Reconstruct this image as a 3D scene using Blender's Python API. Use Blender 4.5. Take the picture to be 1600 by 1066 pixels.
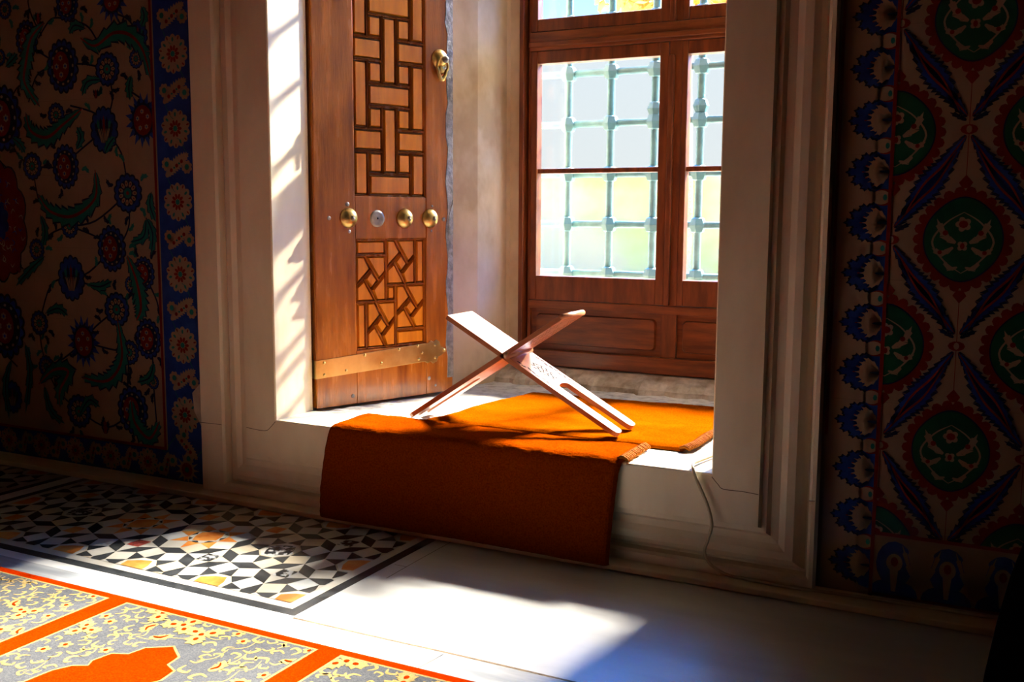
import bpy, bmesh, math, random
from mathutils import Vector, Matrix
PI = math.pi
random.seed(7)
for o in list(bpy.data.objects): bpy.data.objects.remove(o)
SC = bpy.context.scene
COL = SC.collection

# ------------------------------------------------------------------ camera
cam = bpy.data.cameras.new('camera'); co = bpy.data.objects.new('camera', cam); COL.objects.link(co)
yaw, pitch, roll = math.radians(27.083), math.radians(7.061), math.radians(0.329)
f_ = Vector((-math.sin(yaw)*math.cos(pitch), math.cos(yaw)*math.cos(pitch), -math.sin(pitch)))
r_ = Vector((math.cos(yaw), math.sin(yaw), 0)); u_ = r_.cross(f_)
r2 = r_*math.cos(roll)+u_*math.sin(roll); u2 = -r_*math.sin(roll)+u_*math.cos(roll)
M3 = Matrix((r2, u2, -f_)).transposed()
co.matrix_world = Matrix.Translation((0, 0, .76)) @ M3.to_4x4()
cam.sensor_width = 36; cam.lens = 36*1594.86/1600; cam.clip_start = .02
cam.dof.use_dof = False
SC.camera = co

# ------------------------------------------------------------------ light
SC.view_settings.view_transform = 'Standard'; SC.view_settings.look = 'None'
SC.view_settings.exposure = -0.05; SC.view_settings.gamma = 1
# the sun itself, and an added wide sun lamp that softens the floor light
for nm, en, ang, sa, st_ in (('sun', 20, .9, .42, .62), ('added_soft_sun', 130, 11, .22, .90)):
    sl = bpy.data.lights.new(nm, 'SUN'); so = bpy.data.objects.new(nm, sl); COL.objects.link(so)
    sl.energy = en; sl.angle = math.radians(ang); sl.color = (1.0, .91, .77)
    so.rotation_euler = Vector((-sa, -1, -st_)).to_track_quat('-Z', 'Y').to_euler(); so.location = (3, 10, 8)
W = bpy.data.worlds.new('sky'); SC.world = W; W.use_nodes = True
nt = W.node_tree; nt.nodes.clear()
wo = nt.nodes.new('ShaderNodeOutputWorld'); bg = nt.nodes.new('ShaderNodeBackground')
tc = nt.nodes.new('ShaderNodeTexCoord'); sx = nt.nodes.new('ShaderNodeSeparateXYZ'); cr = nt.nodes.new('ShaderNodeValToRGB')
nt.links.new(tc.outputs['Generated'], sx.inputs[0]); nt.links.new(sx.outputs['Z'], cr.inputs[0])
nt.links.new(cr.outputs[0], bg.inputs['Color']); nt.links.new(bg.outputs[0], wo.inputs[0])
e = cr.color_ramp.elements
e[0].position = 0; e[0].color = (.105, .11, .11, 1); e[1].position = 1; e[1].color = (.02, .15, .7, 1)
for p_, c_ in ((.17, (.10, .112, .12, 1)), (.26, (.05, .40, 1.2, 1)), (.34, (.01, 1.3, 5.0, 1)), (.47, (.01, .7, 2.8, 1)), (.65, (.01, .3, 1.2, 1))):
    q = cr.color_ramp.elements.new(p_); q.color = c_
bg.inputs['Strength'].default_value = 9

# ------------------------------------------------------------------ helpers
def tag(o, label=None, cat=None, group=None, kind=None):
    if label: o['label'] = label
    if cat: o['category'] = cat
    if group: o['group'] = group
    if kind: o['kind'] = kind
    return o
def empty(name, loc, label=None, cat=None, group=None):
    o = bpy.data.objects.new(name, None); COL.objects.link(o); o.location = loc
    o.empty_display_size = .05
    return tag(o, label, cat, group)

class MB:
    """collects faces for ONE mesh"""
    def __init__(s): s.v = []; s.f = []; s.m = []; s.sm = []
    def add(s, vs, fs, m=0, smooth=False):
        b = len(s.v); s.v += [tuple(p) for p in vs]
        for f in fs:
            s.f.append([b+i for i in f]); s.m.append(m); s.sm.append(smooth)
    def poly(s, pts, m=0): s.add(pts, [list(range(len(pts)))], m)
    def box(s, a, b, m=0, T=None):
        (x0, y0, z0), (x1, y1, z1) = a, b
        vs = [(x0,y0,z0),(x1,y0,z0),(x1,y1,z0),(x0,y1,z0),(x0,y0,z1),(x1,y0,z1),(x1,y1,z1),(x0,y1,z1)]
        if T: vs = [T @ Vector(p) for p in vs]
        s.add(vs, [(0,3,2,1),(4,5,6,7),(0,1,5,4),(1,2,6,5),(2,3,7,6),(3,0,4,7)], m)
    def prism(s, base, top, m=0, T=None, smooth=False):
        n = len(base); vs = list(base)+list(top)
        if T: vs = [T @ Vector(p) for p in vs]
        s.add(vs, [list(range(n))[::-1], list(range(n, 2*n))]+[(i, (i+1) % n, n+(i+1) % n, n+i) for i in range(n)], m, smooth)
    def tube(s, pts, r, n=8, m=0, closed=False, T=None, smooth=True):
        pts = [Vector(p) for p in pts]; rings = []; N = len(pts); up = Vector((.13, .27, .95)).normalized()
        for i, p in enumerate(pts):
            a = pts[(i-1) % N] if (closed or i) else p; c = pts[(i+1) % N] if (closed or i < N-1) else p
            d = (c-a).normalized(); x = d.cross(up)
            if x.length < .05: x = d.cross(Vector((1, 0, 0)))
            x.normalize(); y = x.cross(d); rr = r[i] if isinstance(r, (list, tuple)) else r
            rings.append([p+(x*math.cos(2*PI*k/n)+y*math.sin(2*PI*k/n))*rr for k in range(n)])
        vs = [q for R in rings for q in R]
        if T: vs = [T @ q for q in vs]
        fs = []
        for i in range(N if closed else N-1):
            j = (i+1) % N
            for k in range(n): fs.append((i*n+k, i*n+(k+1) % n, j*n+(k+1) % n, j*n+k))
        if not closed: fs += [list(range(n))[::-1], [(N-1)*n+k for k in range(n)]]
        s.add(vs, fs, m, smooth)
    def lathe(s, prof, T, n=24, m=0, smooth=True):
        vs = []; fs = []
        for (r, h) in prof:
            for k in range(n): vs.append(T @ Vector((r*math.cos(2*PI*k/n), r*math.sin(2*PI*k/n), h)))
        for i in range(len(prof)-1):
            for k in range(n): fs.append((i*n+k, i*n+(k+1) % n, (i+1)*n+(k+1) % n, (i+1)*n+k))
        fs.append([(len(prof)-1)*n+k for k in range(n)]); fs.append(list(range(n))[::-1])
        s.add(vs, fs, m, smooth)
    def build(s, name, mats, parent=None, bevel=0, seg=2, sub=0, fix=True):
        me = bpy.data.meshes.new(name); me.from_pydata(s.v, [], s.f)
        for k in (mats if isinstance(mats, (list, tuple)) else [mats]): me.materials.append(k)
        me.polygons.foreach_set('material_index', s.m); me.polygons.foreach_set('use_smooth', s.sm)
        me.update()
        o = bpy.data.objects.new(name, me); COL.objects.link(o)
        if fix:
            bm = bmesh.new(); bm.from_mesh(me); bmesh.ops.recalc_face_normals(bm, faces=bm.faces); bm.to_mesh(me); bm.free()
        if parent:
            o.parent = parent; o.matrix_parent_inverse = Matrix.Translation(parent.location).inverted()
        if bevel:
            b = o.modifiers.new('bevel', 'BEVEL'); b.width = bevel; b.segments = seg; b.limit_method = 'ANGLE'; b.angle_limit = math.radians(40)
        return o

class Paint:
    """flat coloured shapes laid on one surface: map(u, v, height) -> point"""
    def __init__(s, mb, fn, step=.00025): s.mb = mb; s.fn = fn; s.step = step; s.clip = None
    def poly(s, pts, m, lay=1):
        if s.clip:
            u0, u1, v0, v1 = s.clip; pts = clip_poly(pts, u0, u1, v0, v1)
            if len(pts) < 3: return
        s.mb.poly([s.fn(u, v, lay*s.step) for u, v in pts], m)
    def ell(s, cx, cy, rx, ry, m, lay=1, n=16, a=0):
        c, d = math.cos(a), math.sin(a)
        s.poly([(cx+rx*math.cos(t)*c-ry*math.sin(t)*d, cy+rx*math.cos(t)*d+ry*math.sin(t)*c) for t in [2*PI*k/n for k in range(n)]], m, lay)
    def scallop(s, cx, cy, r, m, lay=1, lobes=12, depth=.1, ph=0, ry=None):
        ry = ry or r; n = lobes*5
        s.poly([(cx+(r*(1-depth*(1-abs(math.sin(lobes*t/2+ph)))))*math.cos(t), cy+(ry*(1-depth*(1-abs(math.sin(lobes*t/2+ph)))))*math.sin(t)) for t in [2*PI*k/n for k in range(n)]], m, lay)
    def ribbon(s, pts, w, m, lay=1, taper=True):
        c = catmull(pts, 5); L = len(c)
        nrm = normals(c); a = []; b = []
        for i, (p, n) in enumerate(zip(c, nrm)):
            ww = w*(.35+.65*math.sin(PI*min(1, max(0, i/(L-1))))) if taper else w
            a.append((p[0]+n[0]*ww/2, p[1]+n[1]*ww/2)); b.append((p[0]-n[0]*ww/2, p[1]-n[1]*ww/2))
        for i in range(L-1): s.poly([a[i], a[i+1], b[i+1], b[i]], m, lay)
    def feather(s, pts, w, m, lay=1, teeth=9, both=True, mid=None):
        """serrated leaf along a curve"""
        c = catmull(pts, max(3, int(teeth*2/(len(pts)-1)))); L = len(c); nrm = normals(c)
        for side in (1, -1):
            for i in range(L-1):
                t0, t1 = i/(L-1), (i+1)/(L-1)
                w0 = w*math.sin(PI*t0)**.7 if 0 < t0 < 1 else 0; w1 = w*math.sin(PI*t1)**.7 if 0 < t1 < 1 else 0
                k = 1.35 if i % 2 == 0 else .85; k1 = .85 if i % 2 == 0 else 1.35
                if not both and side < 0: k = k1 = .5
                p, q, n, n1 = c[i], c[i+1], nrm[i], nrm[i+1]
                d = (q[0]-p[0], q[1]-p[1]); fw = .8 if (i % 2 == 0) else 0; fw1 = .8-fw
                s.poly([p, q, (q[0]+side*n1[0]*w1/2*k1+d[0]*fw1, q[1]+side*n1[1]*w1/2*k1+d[1]*fw1), (p[0]+side*n[0]*w0/2*k+d[0]*fw, p[1]+side*n[1]*w0/2*k+d[1]*fw)], m, lay)
        if mid is not None: s.ribbon(pts, w*.22, mid, lay+2)
def clip_poly(P, u0, u1, v0, v1):
    for ax, val, sg in ((0, u0, 1), (0, u1, -1), (1, v0, 1), (1, v1, -1)):
        out = []; n = len(P)
        for i in range(n):
            a, b = P[i], P[(i+1) % n]; da = (a[ax]-val)*sg; db = (b[ax]-val)*sg
            if da >= 0: out.append(a)
            if (da > 0 and db < 0) or (da < 0 and db > 0):
                t = da/(da-db); out.append((a[0]+(b[0]-a[0])*t, a[1]+(b[1]-a[1])*t))
        P = out
        if len(P) < 3: return []
    return P
def catmull(p, k):
    if len(p) == 2: return [(p[0][0]+(p[1][0]-p[0][0])*i/(2*k), p[0][1]+(p[1][1]-p[0][1])*i/(2*k)) for i in range(2*k+1)]
    P = [p[0]]+list(p)+[p[-1]]; out = []
    for i in range(1, len(P)-2):
        for j in range(k):
            t = j/k; out.append(tuple(.5*((2*P[i][d])+(-P[i-1][d]+P[i+1][d])*t+(2*P[i-1][d]-5*P[i][d]+4*P[i+1][d]-P[i+2][d])*t*t+(-P[i-1][d]+3*P[i][d]-3*P[i+1][d]+P[i+2][d])*t**3) for d in range(len(p[0]))))
    out.append(tuple(p[-1])); return out
def normals(c):
    out = []
    for i in range(len(c)):
        a = c[max(0, i-1)]; b = c[min(len(c)-1, i+1)]; d = math.hypot(b[0]-a[0], b[1]-a[1]) or 1
        out.append((-(b[1]-a[1])/d, (b[0]-a[0])/d))
    return out

# ------------------------------------------------------------------ materials
def mat(name, col, rough=.5, col2=None, scale=8, stretch=(1, 1, 1), bump=0, bscale=60, metal=0, coat=0, detail=4, lo=.35, hi=.65, spec=.5, sheen=0, rvar=0, col3=None):
    m = bpy.data.materials.new(name); m.use_nodes = True; N = m.node_tree; b = N.nodes['Principled BSDF']
    def c4(c): return (c[0], c[1], c[2], 1)
    b.inputs['Base Color'].default_value = c4(col); b.inputs['Roughness'].default_value = rough
    b.inputs['Metallic'].default_value = metal; b.inputs['Coat Weight'].default_value = coat; b.inputs['Coat Roughness'].default_value = .12
    b.inputs['Specular IOR Level'].default_value = spec
    if sheen: b.inputs['Sheen Weight'].default_value = sheen
    t = N.nodes.new('ShaderNodeTexCoord'); mp = N.nodes.new('ShaderNodeMapping'); mp.inputs['Scale'].default_value = stretch
    N.links.new(t.outputs['Object'], mp.inputs[0])
    if col2:
        n = N.nodes.new('ShaderNodeTexNoise'); n.inputs['Scale'].default_value = scale; n.inputs['Detail'].default_value = detail; n.inputs['Roughness'].default_value = .6
        r = N.nodes.new('ShaderNodeValToRGB'); r.color_ramp.elements[0].position = lo; r.color_ramp.elements[1].position = hi
        r.color_ramp.elements[0].color = c4(col); r.color_ramp.elements[1].color = c4(col2)
        if col3: q = r.color_ramp.elements.new((lo+hi)/2); q.color = c4(col3)
        N.links.new(mp.outputs[0], n.inputs['Vector']); N.links.new(n.outputs['Fac'], r.inputs[0]); N.links.new(r.outputs[0], b.inputs['Base Color'])
        if rvar:
            mr = N.nodes.new('ShaderNodeMapRange'); mr.inputs['To Min'].default_value = max(0, rough-rvar); mr.inputs['To Max'].default_value = rough+rvar
            N.links.new(n.outputs['Fac'], mr.inputs[0]); N.links.new(mr.outputs[0], b.inputs['Roughness'])
    if bump:
        n2 = N.nodes.new('ShaderNodeTexNoise'); n2.inputs['Scale'].default_value = bscale; n2.inputs['Detail'].default_value = 3
        bp = N.nodes.new('ShaderNodeBump'); bp.inputs['Strength'].default_value = bump; bp.inputs['Distance'].default_value = .002
        N.links.new(mp.outputs[0], n2.inputs['Vector']); N.links.new(n2.outputs['Fac'], bp.inputs['Height']); N.links.new(bp.outputs[0], b.inputs['Normal'])
    return m
M = dict(
    marble=mat('carved_marble', (.67, .545, .345), .5, (.85, .76, .56), 5, (1, 1, .35), .35, 40, lo=.25, hi=.6),
    marble_floor=mat('polished_marble', (.34, .34, .34), .33, (.46, .46, .46), 2.2, (1, 3.5, 1), .05, 14, rvar=.03, lo=.3, hi=.6, spec=1.0),
    marble_grey=mat('grey_veined_marble', (.22, .235, .26), .25, (.36, .37, .38), 3, (1, 9, 1), .05, 20),
    joint=mat('dark_joint', (.09, .06, .035), .9, (.2, .13, .07), 60),
    plaster=mat('aged_plaster', (.42, .31, .19), .85, (.64, .53, .40), 5, (1, 1, .7), .5, 25, col3=(.56, .45, .31)),
    stone=mat('rough_stone', (.24, .18, .12), .9, (.60, .52, .42), 16, (1, 1, 1), 1.0, 45, detail=8),
    niche_floor=mat('worn_stone_floor', (.26, .24, .21), .8, (.50, .47, .42), 30, (1, 1, 1), 1.0, 90, detail=8, lo=.3, hi=.55),
    mortar=mat('grey_mortar', (.42, .36, .28), .9, (.58, .5, .4), 30, bump=.8, bscale=80),
    wood=mat('lacquered_walnut', (.20, .046, .004), .26, (.50, .15, .010), 7, (5, 5, .55), .25, 50, coat=.35, detail=6, lo=.3, hi=.7, rvar=.08),
    wood_piece=mat('honey_wood_inlay', (.52, .15, .004), .22, (.74, .25, .010), 6, (6, 6, .8), .1, 50, coat=.5, detail=5),
    wood_dark=mat('dark_wood_moulding', (.10, .03, .008), .35, (.22, .075, .02), 9, (5, 5, .6), .2, 60, coat=.3),
    frame_wood=mat('red_brown_painted_wood', (.11, .024, .005), .42, (.24, .062, .012), 9, (5, 5, .7), .3, 60, coat=.1),
    frame_wood_h=mat('red_brown_wood_grain', (.12, .026, .005), .42, (.26, .070, .013), 9, (.7, 5, 6), .3, 60, coat=.1),
    brass=mat('worn_brass', (.44, .30, .09), .36, (.62, .45, .17), 12, metal=1, bump=.3, bscale=30, rvar=.1),
    iron=mat('worn_iron', (.16, .15, .15), .5, (.36, .34, .32), 50, metal=.6, bump=1, bscale=90, detail=8),
    plate=mat('grey_lead_plate', (.22, .20, .17), .5, (.38, .33, .27), 50, metal=.4, bump=.5),
    grille=mat('blue_green_painted_iron', (.04, .15, .19), .5, (.07, .22, .26), 30, bump=.5, bscale=90),
    stand=mat('varnished_stand_wood', (.36, .13, .055), .28, (.46, .20, .10), 6, (1, 5, 5), .15, 60, coat=.25),
    recess_shade=mat('painted_recess_shade', (.012, .006, .005), .8, spec=.1),  # flat dark colour standing in for shade inside the carving and keyhole
    red=mat('red_wool_pile', (.15, .022, .0002), 1, (.24, .046, .0003), 260, bump=.3, bscale=420, sheen=0, lo=.3, hi=.6, spec=0),
    red_deep=mat('deep_red_plush', (.12, .012, .0002), 1, (.19, .028, .0003), 260, bump=.3, bscale=420, lo=.3, hi=.6, spec=0),
    fringe=mat('orange_fringe', (.26, .06, .003), .9, (.32, .11, .01), 90, bump=1, bscale=300, spec=.1),
    cream=mat('cream_glaze', (.27, .195, .13), .12, (.33, .24, .16), 7, coat=.3),
    navy=mat('navy_glaze', (.010, .016, .060), .12, coat=.3),
    cobalt=mat('cobalt_glaze', (.012, .035, .22), .12, (.02, .06, .30), 25, coat=.3),
    tred=mat('red_slip_glaze', (.15, .010, .007), .14, (.20, .018, .010), 30, coat=.3),
    green=mat('green_glaze', (.006, .06, .035), .12, (.01, .09, .05), 20, coat=.3),
    teal=mat('turquoise_glaze', (.01, .13, .12), .12, (.016, .17, .155), 20, coat=.3),
    grout=mat('tile_joint', (.22, .15, .09), .8),
    cable=mat('beige_cable', (.50, .42, .26), .45),
    m_black=mat('black_marble_inlay', (.014, .016, .018), .25, (.035, .038, .042), 40, bump=.05),
    m_white=mat('white_marble_inlay', (.34, .32, .28), .25, (.42, .40, .37), 6, bump=.05),
    m_white2=mat('bluish_white_marble_inlay', (.29, .31, .32), .25, (.40, .40, .40), 9, bump=.05),
    m_cream=mat('cream_marble_inlay', (.33, .28, .20), .25, (.40, .35, .28), 9, bump=.05),
    m_orange=mat('orange_marble_inlay', (.36, .085, .012), .25, (.46, .21, .05), 16, detail=6, bump=.05),
    m_red=mat('red_porphyry_inlay', (.17, .025, .02), .25, (.25, .06, .045), 30, bump=.05),
    m_mottle=mat('mottled_black_white_marble', (.012, .014, .018), .25, (.38, .38, .38), 55, detail=6, lo=.5, hi=.56),
    c_grey=mat('carpet_grey_blue', (.028, .030, .038), .95, (.055, .057, .060), 320, bump=.25, bscale=500, spec=.1, sheen=0),
    c_cream=mat('carpet_cream', (.17, .115, .038), .95, (.22, .16, .07), 320, bump=.25, bscale=500, spec=0),
    c_red=mat('carpet_vermilion', (.17, .008, .0001), .95, (.25, .016, .0002), 320, bump=.25, bscale=500, spec=0),
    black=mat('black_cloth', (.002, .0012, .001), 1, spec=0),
    wallp=mat('room_plaster', (.22, .16, .10), .8, (.28, .21, .14), 3),
    ground=mat('sandy_paving', (.55, .48, .34), .9, (.68, .60, .44), 2),
    hedge=mat('pale_mossy_wall', (.32, .25, .12), .9, (.26, .28, .06), 1.1, lo=.42, hi=.58),
    gold=mat('golden_leaves', (.62, .34, .05), .7, (.85, .62, .20), 3),
    bark=mat('pale_bark', (.5, .44, .36), .9),
    grass=mat('sunlit_grass', (.20, .28, .06), .9, (.32, .38, .10), 12),
    ochre=mat('golden_mottled_wall', (.58, .33, .07), .8, (.80, .62, .32), 1.6, detail=5, lo=.35, hi=.6),
    white=mat('white_rendered_wall', (.75, .75, .74), .8, (.82, .82, .82), 3),
)
# window glass: clear and grained
def glass(name, grain):
    m = bpy.data.materials.new(name); m.use_nodes = True; N = m.node_tree; N.nodes.clear()
    o = N.nodes.new('ShaderNodeOutputMaterial'); tr = N.nodes.new('ShaderNodeBsdfTransparent'); tr.inputs[0].default_value = (.97, .98, .98, 1)
    gl = N.nodes.new('ShaderNodeBsdfGlossy'); gl.inputs['Roughness'].default_value = .03
    mx = N.nodes.new('ShaderNodeMixShader'); mx.inputs[0].default_value = .04; N.links.new(gl.outputs[0], mx.inputs[2])
    if grain:
        rf = N.nodes.new('ShaderNodeBsdfRefraction'); rf.inputs['Roughness'].default_value = .16; rf.inputs['IOR'].default_value = 1.03
        t = N.nodes.new('ShaderNodeTexCoord'); n = N.nodes.new('ShaderNodeTexNoise'); n.inputs['Scale'].default_value = 260; n.inputs['Detail'].default_value = 2
        mr = N.nodes.new('ShaderNodeMapRange'); mr.inputs['From Min'].default_value = .3; mr.inputs['From Max'].default_value = .7; mr.inputs['To Min'].default_value = .05; mr.inputs['To Max'].default_value = .4
        N.links.new(t.outputs['Object'], n.inputs['Vector']); N.links.new(n.outputs['Fac'], mr.inputs[0])
        m2 = N.nodes.new('ShaderNodeMixShader'); N.links.new(mr.outputs[0], m2.inputs[0]); N.links.new(tr.outputs[0], m2.inputs[1]); N.links.new(rf.outputs[0], m2.inputs[2])
        N.links.new(m2.outputs[0], mx.inputs[1])
    else: N.links.new(tr.outputs[0], mx.inputs[1])
    N.links.new(mx.outputs[0], o.inputs[0]); return m
M['glass'] = glass('clear_glass', False); M['glass_grain'] = glass('grained_glass', True)

# ------------------------------------------------------------------ measured constants (metres)
D = 2.06                      # tiled wall face
XL, XR, ZS, ZT = -1.705, -.566, .234, 2.25   # marble opening
YF = 2.01                     # front face of marble frame
YW = 2.92                     # window plane
def S(name, mb, mats, **k): return tag(mb.build(name, mats, **k), kind='structure')

# ------------------------------------------------------------------ room shell
b = MB(); b.poly([(-4.5, -3, 0), (3, -3, 0), (3, D+.05, 0), (-4.5, D+.05, 0)]); b.box((-4.5, -3, -.1), (3, D+.05, -.002))
P = Paint(b, lambda u, v, h: (u, v, h))
# joints between the marble slabs
def jl(pts, w, lay=1): P.ribbon(pts, w, 1, lay, taper=False)
jl([(-1.21, 1.462), (-1.0, 1.463), (-.8, 1.465), (-.3, 1.462), (.6, 1.46)], .006); jl([(-1.175, 2.0), (-1.175, 1.85), (-1.173, 1.72)], .002)
jl([(-.885, 1.385), (-.875, 1.455)], .002); jl([(-1.54, 1.385), (-1.535, 1.45)], .002); jl([(.1, 1.46), (.1, 1.98)], .003)
jl([(-1.205, 1.80), (-1.175, 1.80)], .002)
P.poly([(-.875, 1.375), (.5, 1.375), (.5, 1.460), (-.880, 1.460)], 10, 1)
P.poly([(-4, 1.375), (-1.54, 1.375), (-1.54, 1.44), (-4, 1.44)], 10, 1)
FM = [M['marble_floor'], M['joint'], M['m_black'], M['m_white'], M['m_cream'], M['m_orange'], M['m_red'], M['m_mottle'], M['m_black'], M['m_white2'], M['marble_grey']]
def mosaic(x0, x1, y0, y1, cx0, cy0, cw, ch, nx, ny, special):
    """bordered panel of eight-fold star inlay; (cx0, cy0) is the first rosette centre"""
    P.poly([(x0, y0), (x1, y0), (x1, y1), (x0, y1)], 2, 1)
    w = .025; P.poly([(x0+w, y0+w), (x1-w, y0+w), (x1-w, y1-w), (x0+w, y1-w)], 3, 2)
    w = .048; P.clip = (x0+w, x1-w, y0+w, y1-w)
    P.poly([(x0+w, y0+w), (x1-w, y0+w), (x1-w, y1-w), (x0+w, y1-w)], 4, 3)
    g = .0007
    def tile(pts, m, lay=4):
        cx = sum(p[0] for p in pts)/len(pts); cy = sum(p[1] for p in pts)/len(pts)
        out = []
        for (x, y) in pts:
            d = math.hypot(x-cx, y-cy) or 1; k = max(0, (d-g)/d); out.append((cx+(x-cx)*k, cy+(y-cy)*k))
        P.poly(out, m, lay)
    for i in range(nx):
        for j in range(ny):
            cx, cy = cx0+i*cw, cy0+j*ch
            def q(r, deg): return (cx+r*cw*math.cos(math.radians(deg)), cy+r*ch*math.sin(math.radians(deg)))
            kind = special(i, j)
            kc = 5 if kind == 'orange' else 2; cc = {'orange': 5, 'mottle': 7, 'edge': 5}[kind]
            for k in range(8):
                a = 45*k
                tile([q(.227, a-22.5), q(.41, a), q(.227, a+22.5)], kc if (kind != 'edge') else 2, 5)
                tile([q(.227, a+22.5), q(.41, a), q(.541, a+22.5), q(.41, a+45)], random.choice((3, 3, 3, 4, 9)), 5)
            P.poly([q(.21, 22.5+45*k) for k in range(8)], 3, 5); P.poly([q(.185, 22.5+45*k) if k % 2 else q(.15, 45*k+22.5) for k in range(8)], cc, 6)
            if kind == 'orange':
                for k in range(8): P.poly([q(.21, 45*k-15), q(.21, 45*k+15), q(.165, 45*k)], 2, 7)
            U = lambda x, y: (cx+x*cw, cy+y*ch)
            tile([U(.41, 0), U(.5, .207), U(.59, 0), U(.5, -.207)], 2, 5); tile([U(0, .41), U(.207, .5), U(0, .59), U(-.207, .5)], 2, 5)
            for sx_, sy_ in ((1, 1), (1, -1), (-1, 1), (-1, -1)):
                V = lambda x, y: U(.5+sx_*x, .5+sy_*y)
                tile([V(.21, .21), V(.293, 0), V(.09, .09), V(0, .293)], 2, 5)
            for k in range(4):
                r_ = lambda x, y: U(.5+(x, -y, -x, y)[k], .5+(y, x, -y, -x)[k])
                tile([r_(.293, 0), r_(.09, .09), r_(.09, -.09)], random.choice((3, 4, 3)), 5)
            tile([U(.59, .59), U(.41, .59), U(.41, .41), U(.59, .41)], random.choice((5, 6, 6, 7)), 6)
    P.clip = None
mosaic(-2.398, -1.213, 1.470, 2.030, -2.34, 1.5285, .2138, .2265, 6, 3, lambda i, j: 'edge' if j != 1 or i in (0, 5) else ('orange' if i in (2, 3) else 'mottle'))
mosaic(-3.70, -2.445, 1.470, 2.030, -3.64, 1.5285, .2138, .2265, 7, 3, lambda i, j: 'edge' if j != 1 else ('orange' if i in (2, 4) else 'mottle'))
S('floor', b, FM, fix=False)

b = MB(); b.box((-4.5, 1.986, 0), (3, D+.02, .015)); S('trim_1', b, M['marble'], bevel=.003)   # low plinth strip at the foot of the wall

# ------------------------------------------------------------------ tiled walls
TM = [M['cream'], M['navy'], M['cobalt'], M['tred'], M['green'], M['teal'], M['grout'], M['mortar']]
CR, NV, CB, RD, GR, TL, GT, MO = range(8)
b = MB(); b.box((-4.5, D, 0), (-1.985, D+.08, 3.4)); P = Paint(b, lambda u, v, h: (u, D-h, v))
for k in range(-1, 9):
    z = 1.076+.2095*(k-2)
    if z > .1: P.poly([(-4, z-.0006), (-2.14, z-.0006), (-2.14, z+.0006), (-4, z+.0006)], GT, 1)
for k in range(9):
    x = -2.245-.205*k; P.poly([(x-.0006, .1), (x+.0006, .1), (x+.0006, 3.3), (x-.0006, 3.3)], GT, 1)
def rosette(x, z, r, L=3):
    P.scallop(x, z, r, NV, L, 14, .09); P.scallop(x, z, r*.9, CB, L+1, 14, .14); P.ell(x, z, r*.66, r*.66, NV, L+2)
    n = 11
    for k in range(n): a = 2*PI*k/n; P.ell(x+r*.47*math.cos(a), z+r*.47*math.sin(a), r*.16, r*.105, CR, L+3, 8, a)
    for k in range(n): a = 2*PI*k/n; P.ell(x+r*.49*math.cos(a), z+r*.49*math.sin(a), r*.06, r*.045, RD, L+4, 6, a)
    P.ell(x, z, r*.27, r*.27, TL, L+4, 10); P.ell(x, z, r*.1, r*.1, RD, L+5, 8)
def pome(x, z, r, L=3, ph=0.):
    P.scallop(x, z, r*.92, NV, L, 16, .1, ry=r*1.08); P.scallop(x, z, r*.84, CB, L+1, 16, .18, ry=r*1.0)
    P.ell(x, z, r*.68, r*.8, NV, L+2, 20)
    for k in range(12):
        a = 2*PI*k/12; P.ell(x+r*.58*math.cos(a), z+r*.68*math.sin(a), r*.07, r*.05, CR, L+3, 6, a+1.57)
    P.ell(x-r*.08, z, r*.46, r*.58, RD, L+4, 16)
    for k in range(4):
        a = ph+2*PI*k/4; X, Z = x-r*.08+r*.24*math.cos(a), z+r*.32*math.sin(a)
        P.scallop(X, Z, r*.13, CR, L+5, 6, .3); P.ell(X, Z, r*.055, r*.055, CB, L+6, 8)
def lotus(x, z, r, L=3, flip=1):
    P.scallop(x, z, r*.86, NV, L, 14, .1, ry=r*1.02); P.scallop(x, z, r*.79, CB, L+1, 14, .16, ry=r*.95)
    for k in range(-3, 4):
        a = k*.33; P.feather([(x+flip*r*.3*math.sin(a)*.2, z-r*.6), (x+r*.45*math.sin(a), z-r*.1), (x+r*.6*math.sin(a), z+r*.55*math.cos(a))], r*.17, (RD, NV, TL, NV)[abs(k)], L+2+abs(k) % 2, 5)
        P.ribbon([(x+r*.05*k, z-r*.55), (x+r*.3*math.sin(a), z-r*.2), (x+r*.42*math.sin(a), z+r*.05)], r*.05, CR, L+5)
def spiky(x, z, r, L=3):
    for k in range(15):
        a = 2*PI*k/15; P.poly([(x+r*.6*math.cos(a-.25), z+r*.66*math.sin(a-.25)), (x+r*1.02*math.cos(a), z+r*1.15*math.sin(a)), (x+r*.6*math.cos(a+.25), z+r*.66*math.sin(a+.25))], CB, L)
        P.poly([(x+r*.5*math.cos(a), z+r*.6*math.sin(a)), (x+r*.8*math.cos(a+.15), z+r*.9*math.sin(a+.15)), (x+r*.5*math.cos(a+.4), z+r*.6*math.sin(a+.4))], NV, L+1)
    P.ell(x, z, r*.62, r*.72, NV, L+2); P.ell(x, z, r*.52, r*.62, RD, L+3)
    for k in range(5):
        a = 2*PI*k/5+.4; P.scallop(x+r*.3*math.cos(a), z+r*.36*math.sin(a), r*.11, CR, L+4, 6, .3); P.ell(x+r*.3*math.cos(a), z+r*.36*math.sin(a), r*.04, r*.04, CB, L+5, 6)
def tulip(x, z, r, L=3):
    for a in (-.6, 0, .6): P.feather([(x, z-r*.8), (x+r*.5*math.sin(a), z), (x+r*math.sin(a), z+r)], r*.6, (NV, RD, NV)[int(a/.6)+1], L+int(a == 0), 4)
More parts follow.
